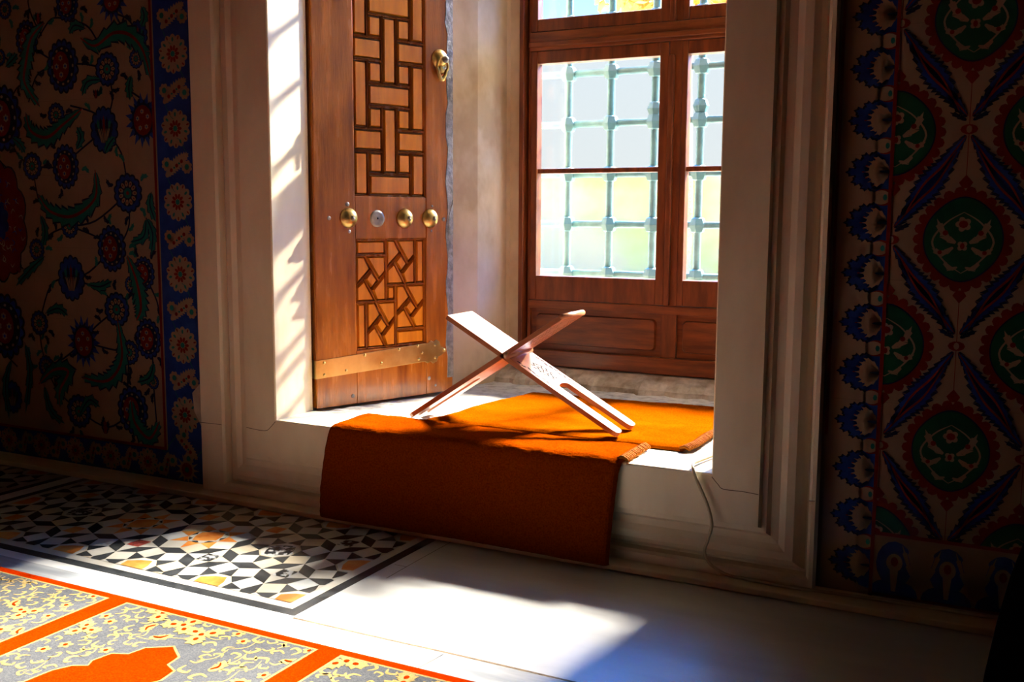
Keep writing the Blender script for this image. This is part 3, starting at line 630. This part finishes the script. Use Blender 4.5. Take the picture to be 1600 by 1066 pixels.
# upper panel: interlaced blocks, repeating every four rows from the bottom
b = MB(); b.box(*lb(PU0, PU1, .807, 2.10, -.03, -.0125), m=2, T=LT)
def cell(c0, c1, z0, z1):
    z0 = max(z0, .808); z1 = min(z1, 2.099)
    if z1-z0 < .02: return
    u0, u1 = PU0+c0*cu, PU0+c1*cu
    raised(b, [(u0, z0), (u1, z0), (u1, z1), (u0, z1)], .0052, -.0125, -.0035, 0, .0035)
    for p, q in (((u0, z0), (u1, z0)), ((u1, z0), (u1, z1)), ((u1, z1), (u0, z1)), ((u0, z1), (u0, z0))): strip(b, p, q)
r = 0
Z_ = lambda k: .8085+ch*k
for k in range(-4, 22, 4):
    for c in (0, 4): cell(c, c+1, Z_(k+3), Z_(k+6))       # outer uprights: square, centre block, square rows
    cell(1, 4, Z_(k+4), Z_(k+5)); cell(0, 2, Z_(k+2), Z_(k+3)); cell(3, 5, Z_(k+2), Z_(k+3)); cell(2, 3, Z_(k+1), Z_(k+4))
    for c in (1, 3):
        cell(c, c+1, Z_(k+1), Z_(k+2)); cell(c, c+1, Z_(k+3), Z_(k+4))
L('inlaid_panel', b, [M['wood_piece'], M['wood'], M['wood_dark']], 0)
# lower panel: pinwheel of slanting bars
b = MB(); U0, U1, V0, V1 = PU0, PU1, .386, .692
b.box(*lb(U0, U1, V0, V1, -.03, -.0125), m=2, T=LT)
for p, q in (((U0, V0+.003), (U1, V0+.003)), ((U1-.003, V0), (U1-.003, V1)), ((U1, V1-.003), (U0, V1-.003)), ((U0+.003, V1), (U0+.003, V0))): strip(b, p, q)
def rect(u0, u1, z0, z1): raised(b, [(u0, z0), (u1, z0), (u1, z1), (u0, z1)], .0048, -.0125, -.0045, 0, .004)
uA, uB, uC, uD = .163, .229, .260, .328; zA, zB, zC, zD = .435, .518, .562, .646
rect(U0+.002, uB, zD, V1-.002); rect(uD, U1-.002, zC, V1-.002); rect(uC, U1-.002, V0+.002, zA); rect(U0+.002, uA, V0+.002, zB); rect(uB, uC, zB, zC)
for p, q in (((U0, zD), (uB, zD)), ((uD, V1), (uD, zC)), ((uC, zA), (U1, zA)), ((uA, V0), (uA, zB)), ((uB, V1), (uB, zB)), ((uC, zC), (uC, V0)), ((U0, zB), (uC, zB)), ((uB, zC), (U1, zC))): strip(b, p, q)
def pin(u0, u1, z0, z1):
    W_ = lambda s, t: (u0+(u1-u0)*s, z1-(z1-z0)*t)
    a, c, d, e_ = (.5, .3), (.75, .54), (.52, .74), (.28, .5)
    for pts in ([(0, 0), (.30, 0), a, (0, .66)], [(.30, 0), (1, 0), (1, .36), c], [(.66, 1), (1, 1), (1, .36), d], [(0, .66), e_, (.66, 1), (0, 1)], [a, c, d, e_]):
        raised(b, [W_(*p) for p in pts], .0038, -.0125, -.0045, 0, .0035)
    for p, q in (((.30, 0), c), (e_, (.66, 1)), ((0, .66), a), (d, (1, .36))): strip(b, W_(*p), W_(*q), .0028)
pin(U0+.002, uB, zB, zD); pin(uB, uD, zC, V1-.002); pin(uC, U1-.002, zA, zC); pin(uA, uC, V0+.002, zB)
L('inlaid_panel', b, [M['wood_piece'], M['wood'], M['wood_dark']], 0)
# iron edging at the free edge
b = MB(); n = 60; rows = []
for k in range(n+1):
    z = .281+(2.19-.281)*k/n; w = .436+.004*math.sin(k*1.3)+.003*math.sin(k*3.1+.5)
    rows.append([(w, z, .0006), (w+.001, z, .0016), (.4595, z, .0016), (.4605, z, -.006)])
for k in range(n):
    for j in range(3): b.add([LT @ Vector(p) for p in (rows[k][j], rows[k][j+1], rows[k+1][j+1], rows[k+1][j])], [(0, 1, 2, 3)], 0)
L('edge_strip', b, M['iron'], 0)
# brass strap with shaped end
b = MB()
def strap_poly(n): return [(-.004, .320, n), (.354, .336, n), (.366, .330, n), (.376, .334, n), (.384, .328, n), (.398, .332, n), (.404, .346, n), (.414, .350, n), (.424, .356, n), (.431, .359, n), (.431, .368, n), (.424, .370, n), (.414, .374, n), (.408, .390, n), (.396, .397, n), (.386, .390, n), (.376, .396, n), (.366, .388, n), (.354, .3885, n), (-.004, .369, n)]
b.prism(strap_poly(.0004), strap_poly(.0028), 0, LT); b.prism([(-.0035, .320, -.03), (-.0005, .320, -.03), (-.0005, .320, .0028), (-.0035, .320, .0028)], [(-.0035, .369, -.03), (-.0005, .369, -.03), (-.0005, .369, .0028), (-.0035, .369, .0028)], 0, LT)
strap = L('brass_strap', b, M['brass'], .0006)
def TT(u, z, n): return LT @ Matrix.Translation((u, z, n))
for (u, z) in ((.022, .362), (.022, .330), (.09, .335), (.15, .372), (.205, .345), (.265, .379), (.33, .383), (.333, .345), (.345, .362), (.392, .381), (.392, .344), (.424, .363)):
    q = MB(); q.lathe([(.0042, 0), (.004, .0012), (.0026, .0026), (.0008, .0032)], TT(u, z, .0027), 10); q.build('rivet', M['brass'], strap)
def boss(u, z, tip=True):
    q = MB(); q.lathe([(.0265, 0), (.0272, .002), (.0255, .0055), (.0225, .010), (.017, .0155), (.0105, .0185), (.004, .0195)], TT(u, z, -.0005), 28); o = L('boss', q, M['brass'], 0)
    if tip:
        q = MB(); q.lathe([(.0062, 0), (.0058, .003), (.0045, .0065), (.0015, .0078)], TT(u+.002, z-.002, .0175), 8, smooth=False)
        q.box((-.004, -.001, 0), (-.001, .006, .008), T=TT(u+.002, z, .018)); q.build('broken_stud', M['plate'], o)
    return o
boss(.1055, .7485); boss(.289, .7475); boss(.3765, .7475)
q = MB(); q.lathe([(.0235, 0), (.0235, .0012), (.0165, .0013)], TT(.198, .7467, -.0005), 24); q.lathe([(.0165, 0), (.0160, .0007), (.001, .0007)], TT(.198, .7467, -.0003), 20, 1); q.lathe([(.0028, 0), (.0026, .0008)], TT(.199, .7475, .0004), 10, 2)
L('keyhole_plate', q, [M['plate'], M['wood_piece'], M['recess_shade']], 0)
kn = boss(.412, 1.196, False); kn.name = 'knocker'
q = MB(); q.lathe([(.009, 0), (.010, .006), (.006, .012), (.002, .014)], TT(.418, 1.193, .018), 12); q.build('knocker_stem', M['iron'], kn)
q = MB(); ring = []
for k in range(24):
    t = 2*PI*k/24; w = .019*math.sin(t); h = math.cos(t); ring.append((.413+w*(1 if h > -.2 else .75), 1.170+.028*h-(.004 if h < -.93 else 0), .016+.005*(1-h)*-.5))
q.tube(ring, [.0032+.0022*(1-math.cos(2*PI*k/24))/2 for k in range(24)], 8, closed=True, T=LT); q.build('knocker_ring', M['brass'], kn)
q = MB(); q.lathe([(.0135, 0), (.0125, .004), (.008, .008), (.002, .009)], TT(.413, 1.166, .006), 14); q.build('striker_plate', M['brass'], kn)
for (u, z, r) in ((.103, .785, .0065), (.108, .712, .005), (.046, .748, .006), (.385, .783, .0035), (.382, .712, .0035), (.426, .745, .006), (.112, .262, .006), (.372, .285, .006), (.395, .262, .004)):
    q = MB(); q.lathe([(r, 0), (r*.9, .0008), (r*.3, .0012)], TT(u, z, 0), 10); L('nail', q, M['plate'], 0)
q = MB(); q.prism([(.444, .70, .0016), (.459, .70, .0016), (.459, .80, .0016), (.452, .78, .0016), (.444, .755, .0016)], [(.444, .70, .003), (.459, .70, .003), (.459, .80, .003), (.452, .78, .003), (.444, .755, .003)], 0, LT); L('hinge_plate', q, M['iron'], 0)

# ------------------------------------------------------------------ red rugs
def noise2(x, y): return math.sin(x*37+1.3*math.sin(y*23))*math.sin(y*41+1.7*math.sin(x*19))
b = MB(); nx, ny = 90, 70      # rug lying in the recess
bx = [(-1.345, 2.200), (-.677, 2.158), (-.50, 2.62), (-.52, 2.70), (-1.302, 2.665)]
def lerp(a, c, t): return a+(c-a)*t
def rugB(s, t, h):
    xl = lerp(-1.362, -1.302, t)+.006*math.sin(t*9); yl = lerp(2.165, 2.661, t)
    xr = lerp(-.677, -.640, t)+.004*math.sin(t*14); yr = lerp(2.163, 2.700, t)
    x = lerp(xl, xr, s); y = lerp(yl, yr, s)+.004*math.sin(s*11)*(t if t > .5 else 0)
    ed = min(s*(.7/.02), (1-s)*(.7/.02), t*(.5/.02), (1-t)*(.5/.02), 1)
    return (x, y, .2345+(h+.0010*noise2(x*1.2, y*1.2)+random.uniform(0, .0009))*math.sqrt(max(ed, 0))+.002)
g = [[rugB(i/nx, j/ny, .0095) for i in range(nx+1)] for j in range(ny+1)]
for j in range(ny):
    for i in range(nx): b.add([g[j][i], g[j][i+1], g[j+1][i+1], g[j+1][i]], [(0, 1, 2, 3)], 0, True)
b.poly([(g[0][0][0], g[0][0][1], .236), (g[ny][0][0], g[ny][0][1], .236), (g[ny][nx][0], g[ny][nx][1], .236), (g[0][nx][0], g[0][nx][1], .236)])
rB = empty('red_rug', (-1.0, 2.4, .235), 'orange-red woollen rug lying flat on the stone recess floor under the book stand', 'rug')
b.build('pile', M['red'], rB)
b = MB()
for k in range(34):
    t = .005+.55*k/33; x, y, _ = rugB(1, t, .009); a = random.uniform(-.4, .4)
    b.tube([(x-.008, y, .243), (x+.004, y+.002*a, .248), (x+.013, y+.006*a, .243), (x+.015, y+.009*a, .2395)], [.003, .0048+.0012*a, .0042, .002], 6)
b.build('fringe', M['fringe'], rB)

rA = empty('red_runner', (-1.14, 2.03, .235), 'dark red plush runner draped over the marble sill and hanging down to the floor', 'rug')
path = [(2.152, .2365), (2.147, .246), (2.12, .2475), (2.06, .2475), (2.02, .2465), (2.004, .2435), (1.994, .236), (1.9895, .222), (1.987, .20), (1.983, .16), (1.978, .12), (1.973, .08), (1.969, .045), (1.966, .022), (1.968, .0165)]
path = catmull(path, 4)
b = MB(); nx = 130
def runner(i, j):
    y, z = path[j]; s = i/nx; t = j/(len(path)-1)
    hang = max(0, (.23-z)/.215)
    xl = -1.527-.018*math.sin(PI*min(1, hang*1.0)*.6)*(hang > 0)+.004*math.sin(t*8); xr = -.762-.012*hang+.003*math.sin(t*7)
    x = lerp(xl, xr, s)
    ed = min(s/.012, (1-s)/.012, 1); thick = .011*math.sqrt(max(ed, 0))
    w = .0012*noise2(x*1.7, z*3+y)+.004*hang*math.sin(s*7+1)+random.uniform(-.0006, .0006)
    ny_, nz_ = (0, 1) if z > .2455 else ((-1, 0) if z < .22 else (-.7, .7))
    lump = .003*max(0, 1-abs(y-2.12)/.07)*math.sin(s*5+.8)
    return (x, y+ny_*(w+thick-.011), z+nz_*(w+thick-.011+lump*(hang == 0)))
g = [[runner(i, j) for i in range(nx+1)] for j in range(len(path))]
for j in range(len(path)-1):
    for i in range(nx): b.add([g[j][i], g[j][i+1], g[j+1][i+1], g[j+1][i]], [(0, 1, 2, 3)], 0, True)
b.build('pile', M['red_deep'], rA)
b = MB()
for k in range(16):
    y = 2.148-.138*k/15; a = random.uniform(-.3, .3); b.tube([(-.772, y, .243), (-.760, y+.002*a, .2475), (-.750, y+.006*a, .243), (-.747, y+.008*a, .239)], [.003, .0048+.0012*a, .004, .002], 6)
b.build('fringe', M['fringe'], rA)

# ------------------------------------------------------------------ folding book stand
st = empty('book_stand', (-1.12, 2.23, .245), 'pale carved folding wooden book stand with crossed boards, on the red rug', 'book stand')
Y0, Y1 = 2.168, 2.294
def board(top, foot, name, slot0, slot_w, carve, flip):
    T0 = Vector((top[0], 0, top[1])); T1 = Vector((foot[0], 0, foot[1])); d = (T1-T0); Ln = d.length; d.normalize(); nrm = Vector((-d.z, 0, d.x))
    if nrm.z < 0: nrm = -nrm
    mb = MB(); th = .006; yc = (Y0+Y1)/2; hw = (Y1-Y0)/2
    def pt(s, w, h): q = T0+d*s+nrm*h; return (q.x, yc+w, q.z)
    def slab(pts): mb.prism([pt(s, w, -th) for s, w in pts], [pt(s, w, th) for s, w in pts])
    slab([(0, -hw), (0, hw), (slot0-.012, hw), (slot0-.012, -hw)])
    for sg in (1, -1):
        inner = [(slot0-.012, 0)]
        for k in range(7): a = PI/2*k/6; inner.append((slot0-slot_w*math.cos(a)+slot_w*.0, sg*slot_w*math.sin(a)) if False else (slot0-.010+.010*(1-math.cos(a)), sg*slot_w*math.sin(a)))
        leg = inner+[(Ln-.012, sg*(slot_w+.002)), (Ln-.003, sg*(slot_w+.006)), (Ln, sg*(slot_w+.014)), (Ln, sg*(hw-.012)), (Ln-.004, sg*(hw-.003)), (Ln-.014, sg*hw), (slot0-.012, sg*hw)]
        slab(leg if sg > 0 else leg[::-1])
    o = mb.build(name, M['stand'], st, bevel=.0012)
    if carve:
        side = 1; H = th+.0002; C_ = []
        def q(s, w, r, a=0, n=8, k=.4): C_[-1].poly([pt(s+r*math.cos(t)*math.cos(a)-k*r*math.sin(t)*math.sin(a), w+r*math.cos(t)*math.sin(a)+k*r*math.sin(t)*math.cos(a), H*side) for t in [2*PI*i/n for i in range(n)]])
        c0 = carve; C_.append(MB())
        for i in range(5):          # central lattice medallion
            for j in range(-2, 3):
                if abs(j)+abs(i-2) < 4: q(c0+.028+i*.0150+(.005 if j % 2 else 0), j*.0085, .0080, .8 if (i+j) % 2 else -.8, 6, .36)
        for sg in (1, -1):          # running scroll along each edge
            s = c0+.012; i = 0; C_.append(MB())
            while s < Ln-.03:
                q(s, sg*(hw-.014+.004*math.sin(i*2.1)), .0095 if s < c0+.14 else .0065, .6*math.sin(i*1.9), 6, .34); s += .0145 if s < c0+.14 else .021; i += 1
        for c in C_: c.build('tracery_shade', M['recess_shade'], o)  # flat dark shapes on the surface, painting the shade of the cuts
    return o
board((-1.292, .507), (-.836, .2545), 'board', .335, .0255, .21, 1)
board((-.982, .520), (-1.405, .244), 'board', .315, .015, None, 1)
# flat dark shade of the ornament under the raised right-hand board, and its rounded lip
b = MB(); b.tube([(-.979, Y0, .523), (-.979, Y1, .523)], .0072, 10); b.build('rolled_lip', M['stand'], st)
b = MB(); b.tube([(-1.122, Y0-.001, .4215), (-1.122, Y1+.001, .4215)], .009, 10); b.build('carved_hinge', M['stand'], st)
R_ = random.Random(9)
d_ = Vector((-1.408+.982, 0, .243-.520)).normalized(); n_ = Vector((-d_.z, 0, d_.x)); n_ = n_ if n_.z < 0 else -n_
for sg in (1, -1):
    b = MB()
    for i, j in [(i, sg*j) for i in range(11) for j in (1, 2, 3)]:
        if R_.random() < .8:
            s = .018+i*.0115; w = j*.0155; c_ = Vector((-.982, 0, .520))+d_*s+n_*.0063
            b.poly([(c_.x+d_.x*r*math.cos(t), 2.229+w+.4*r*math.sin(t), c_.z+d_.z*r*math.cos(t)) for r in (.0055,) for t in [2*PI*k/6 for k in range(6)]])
    b.build('tracery_shade', M['recess_shade'], st)

# ------------------------------------------------------------------ cable
pts = [(-.595, 2.15, .240), (-.601, 2.137, .2405), (-.611, 2.085, .241), (-.613, 2.058, .243), (-.611, 2.03, .246), (-.603, 2.003, .243), (-.595, 1.998, .225), (-.583, 1.998, .20), (-.566, 1.996, .165), (-.558, 1.995, .13), (-.566, 1.995, .095), (-.572, 1.997, .07), (-.560, 2.002, .045), (-.53, 2.015, .024), (-.49, 2.021, .0195), (-.42, 2.018, .0185), (-.33, 2.024, .0185), (-.25, 2.03, .0185), (-.15, 2.034, .0185), (.0, 2.04, .0185), (.3, 2.045, .0185), (.9, 2.047, .0185)]
b = MB(); b.tube(catmull(pts, 6), .0033, 8); tag(b.build('cable', M['cable']), 'thin beige cable trailing over the marble sill and along the wall foot', 'cable')

# ------------------------------------------------------------------ prayer carpet
b = MB(); H0 = .010; P = Paint(b, lambda u, v, h: (u, v, H0+h), .0003)
b.box((-4.3, -2.5, .0005), (1.2, 1.372, H0), 2)
GY, CM, VR = 0, 1, 2
MH = [(-1.403, 1.032), (-1.398, 1.081), (-1.384, 1.108), (-1.361, 1.121), (-1.370, 1.138), (-1.364, 1.172), (-1.337, 1.184), (-1.331, 1.215), (-1.300, 1.236), (-1.293, 1.242)]
MC = -1.293
half = [(x-MC, y) for x, y in MH]
arch = [(-.185, .62), (-.185, .86), (-.150, .98)]+half+[(-x, y) for x, y in half[::-1][1:]]+[(.150, .98), (.185, .86), (.185, .62)]
def grow(pts, k):
    c = normals(pts); return [(p[0]+n[0]*k, p[1]+n[1]*k) for p, n in zip(pts, c)]
def flower(x, y, r, a, L=4, dots=3):
    for k in range(dots):
        t = a+k*2*PI/dots; X, Y = x+r*.55*math.cos(t), y+r*.55*math.sin(t)
        P.feather([(x, y), (X, Y), (x+r*1.15*math.cos(t+.15), y+r*1.15*math.sin(t+.15))], r*.85, CM, L+k*.3, 4)
        P.ell(X, Y, r*.17, r*.13, VR, L+2, 8, t)
    P.ell(x, y, r*.14, r*.14, VR, L+3, 8)
def flora(x0, x1, y0, y1, avoid, seed):
    R = random.Random(seed); P.clip = (x0, x1, y0, y1); used = []
    tries = 0
    area = (x1-x0)*(y1-y0)
    while tries < int(area*16000):
        tries += 1
        x, y = R.uniform(x0, x1), R.uniform(y0, y1); r = R.choice((.036, .036, .030, .022, .017, .014, .013, .012, .011, .010))
        if avoid(x, y, r+.012) or any(math.hypot(x-a, y-c) < (r+s)*.86 for a, c, s in used): continue
        used.append((x, y, r)); a = R.uniform(0, 6.28)
        if r > .025: flower(x, y, r, a)
        elif r > .02:
            P.feather([(x-r*math.cos(a), y-r*math.sin(a)), (x+r*.3*math.sin(a), y-r*.3*math.cos(a)), (x+r*math.cos(a), y+r*math.sin(a))], r*.95, CM, 3, 5)
            P.ribbon([(x-r*.6*math.cos(a), y-r*.6*math.sin(a)), (x+r*.3*math.sin(a), y-r*.3*math.cos(a)), (x+r*.6*math.cos(a), y+r*.6*math.sin(a))], r*.2, VR, 6)
        elif r > .014: P.scallop(x, y, r*.8, CM, 3, 5, .4); P.ell(x, y, r*.25, r*.25, VR, 5, 8)
        else:
            P.ribbon([(x-r*math.cos(a), y-r*math.sin(a)), (x+r*.8*math.sin(a), y-r*.8*math.cos(a)), (x+r*math.cos(a), y+r*math.sin(a)), (x+r*.7*math.cos(a+.9), y+r*.7*math.sin(a+.9))], r*.55, CM, 3)
    pts = sorted(used)[::3]
    for i in range(len(pts)-1):
        (a, c, _), (d, e2, _) = pts[i], pts[i+1]
        if math.hypot(a-d, c-e2) < .09 and not avoid((a+d)/2, (c+e2)/2, .012): P.ribbon([(a, c), ((a+d)/2+.012, (c+e2)/2-.008), (d, e2)], .0028, CM, 2.6)
    P.clip = None
TW = .509
for i in range(-3, 5):
    cx = MC+TW*i*1.0; x0, x1 = cx-.2335, cx+.2275; y0, y1 = .30, 1.353
    P.poly([(x0, y0), (x1, y0), (x1, y1), (x0, y1)], CM, 1); P.poly([(x0+.005, y0+.005), (x1-.005, y0+.005), (x1-.005, y1-.005), (x0+.005, y1-.005)], GY, 2)
    ar = [(x+cx, y) for x, y in arch]
    P.poly(grow(ar, .0045), CM, 4); P.poly(ar, VR, 5); P.poly([(cx-.185, .36), (cx+.185, .36), (cx+.185, .62), (cx-.185, .62)], VR, 5)
    def av(x, y, m, cx=cx):
        d = abs(x-cx)
        lim = .185 if y < .86 else (.185-(y-.86)*.3 if y < .98 else (.15-(y-.98)*.55 if y < 1.1 else max(0, .09-(y-1.1)*.45)))
        return y < 1.245+m and d < lim+m
    if -1 <= i <= 2: flora(x0+.007, x1-.007, .75, y1-.007, av, 11+i)
o = b.build('prayer_carpet', [M['c_grey'], M['c_cream'], M['c_red']], fix=False)
tag(o, 'patterned prayer carpet with grey floral panels and bright orange-red arches on the floor', 'carpet')

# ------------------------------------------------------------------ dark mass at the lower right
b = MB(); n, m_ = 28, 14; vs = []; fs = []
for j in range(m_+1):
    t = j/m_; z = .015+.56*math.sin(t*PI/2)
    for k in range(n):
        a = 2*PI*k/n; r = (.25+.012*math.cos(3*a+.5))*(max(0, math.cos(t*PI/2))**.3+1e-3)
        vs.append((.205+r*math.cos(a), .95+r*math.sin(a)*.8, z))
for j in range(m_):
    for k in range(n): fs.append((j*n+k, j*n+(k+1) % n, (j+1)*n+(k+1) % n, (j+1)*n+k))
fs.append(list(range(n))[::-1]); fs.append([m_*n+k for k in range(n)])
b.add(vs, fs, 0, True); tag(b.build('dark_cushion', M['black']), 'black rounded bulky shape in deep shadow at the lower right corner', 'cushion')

# ------------------------------------------------------------------ outside
b = MB(); b.poly([(-14, 3.3, -.15), (14, 3.3, -.15), (14, 30, -.15), (-14, 30, -.15)]); S('floor_courtyard', b, M['ground'])
b = MB(); b.box((-22, 9.0, -.15), (16, 9.4, 1.18)); tag(b.build('garden_wall', M['hedge']), 'low sandy garden wall seen blurred through the lower panes', 'wall')
b = MB(); n = 60
g = [[(-12+20*i/n, 5.8+1.9*j/4, -.148+.10*math.sin(PI*j/4)**.5+random.uniform(0, .03)*(0 < j < 4)) for i in range(n+1)] for j in range(5)]
for j in range(4):
    for i in range(n): b.add([g[j][i], g[j][i+1], g[j+1][i+1], g[j+1][i]], [(0, 1, 2, 3)], 0, True)
tag(b.build('lawn', M['grass']), 'strip of yellow-green lawn seen through the grained panes', 'lawn', kind='stuff')

tr = empty('golden_tree', (-2.62, 8.0, -.15), 'golden-leaved tree glimpsed through the clear upper panes', 'tree')
b = MB(); b.tube([(-2.62, 8, -.15), (-2.60, 8, .9), (-2.63, 8, 1.8), (-2.6, 8, 2.6), (-2.5, 8, 3.3)], [.09, .075, .07, .06, .03], 10)
b.build('trunk', M['bark'], tr)
b = MB(); R_ = random.Random(4)
for k in range(5200):
    a, c = R_.uniform(0, 2*PI), R_.uniform(-1, 1); q = R_.uniform(.2, 1)**.4; rr_ = math.sqrt(1-c*c)
    x, y, z = -2.35+1.15*q*rr_*math.cos(a), 8+.9*q*rr_*math.sin(a), 2.95+.86*q*c
    if z < 2.2: continue
    t1, t2 = R_.uniform(0, 6.28), R_.uniform(0, 6.28); l = R_.uniform(.04, .08)
    d1 = Vector((math.cos(t1), math.sin(t1)*math.cos(t2), math.sin(t1)*math.sin(t2)))*l; d2 = d1.cross(Vector((R_.uniform(-1, 1), R_.uniform(-1, 1), R_.uniform(-1, 1)))); d2 = d2.normalized()*l*.5 if d2.length > 1e-4 else Vector((0, 0, l*.5)); p_ = Vector((x, y, z))
    b.poly([p_-d1, p_-d2, p_+d1, p_+d2])
b.build('crown', M['gold'], tr, fix=False)
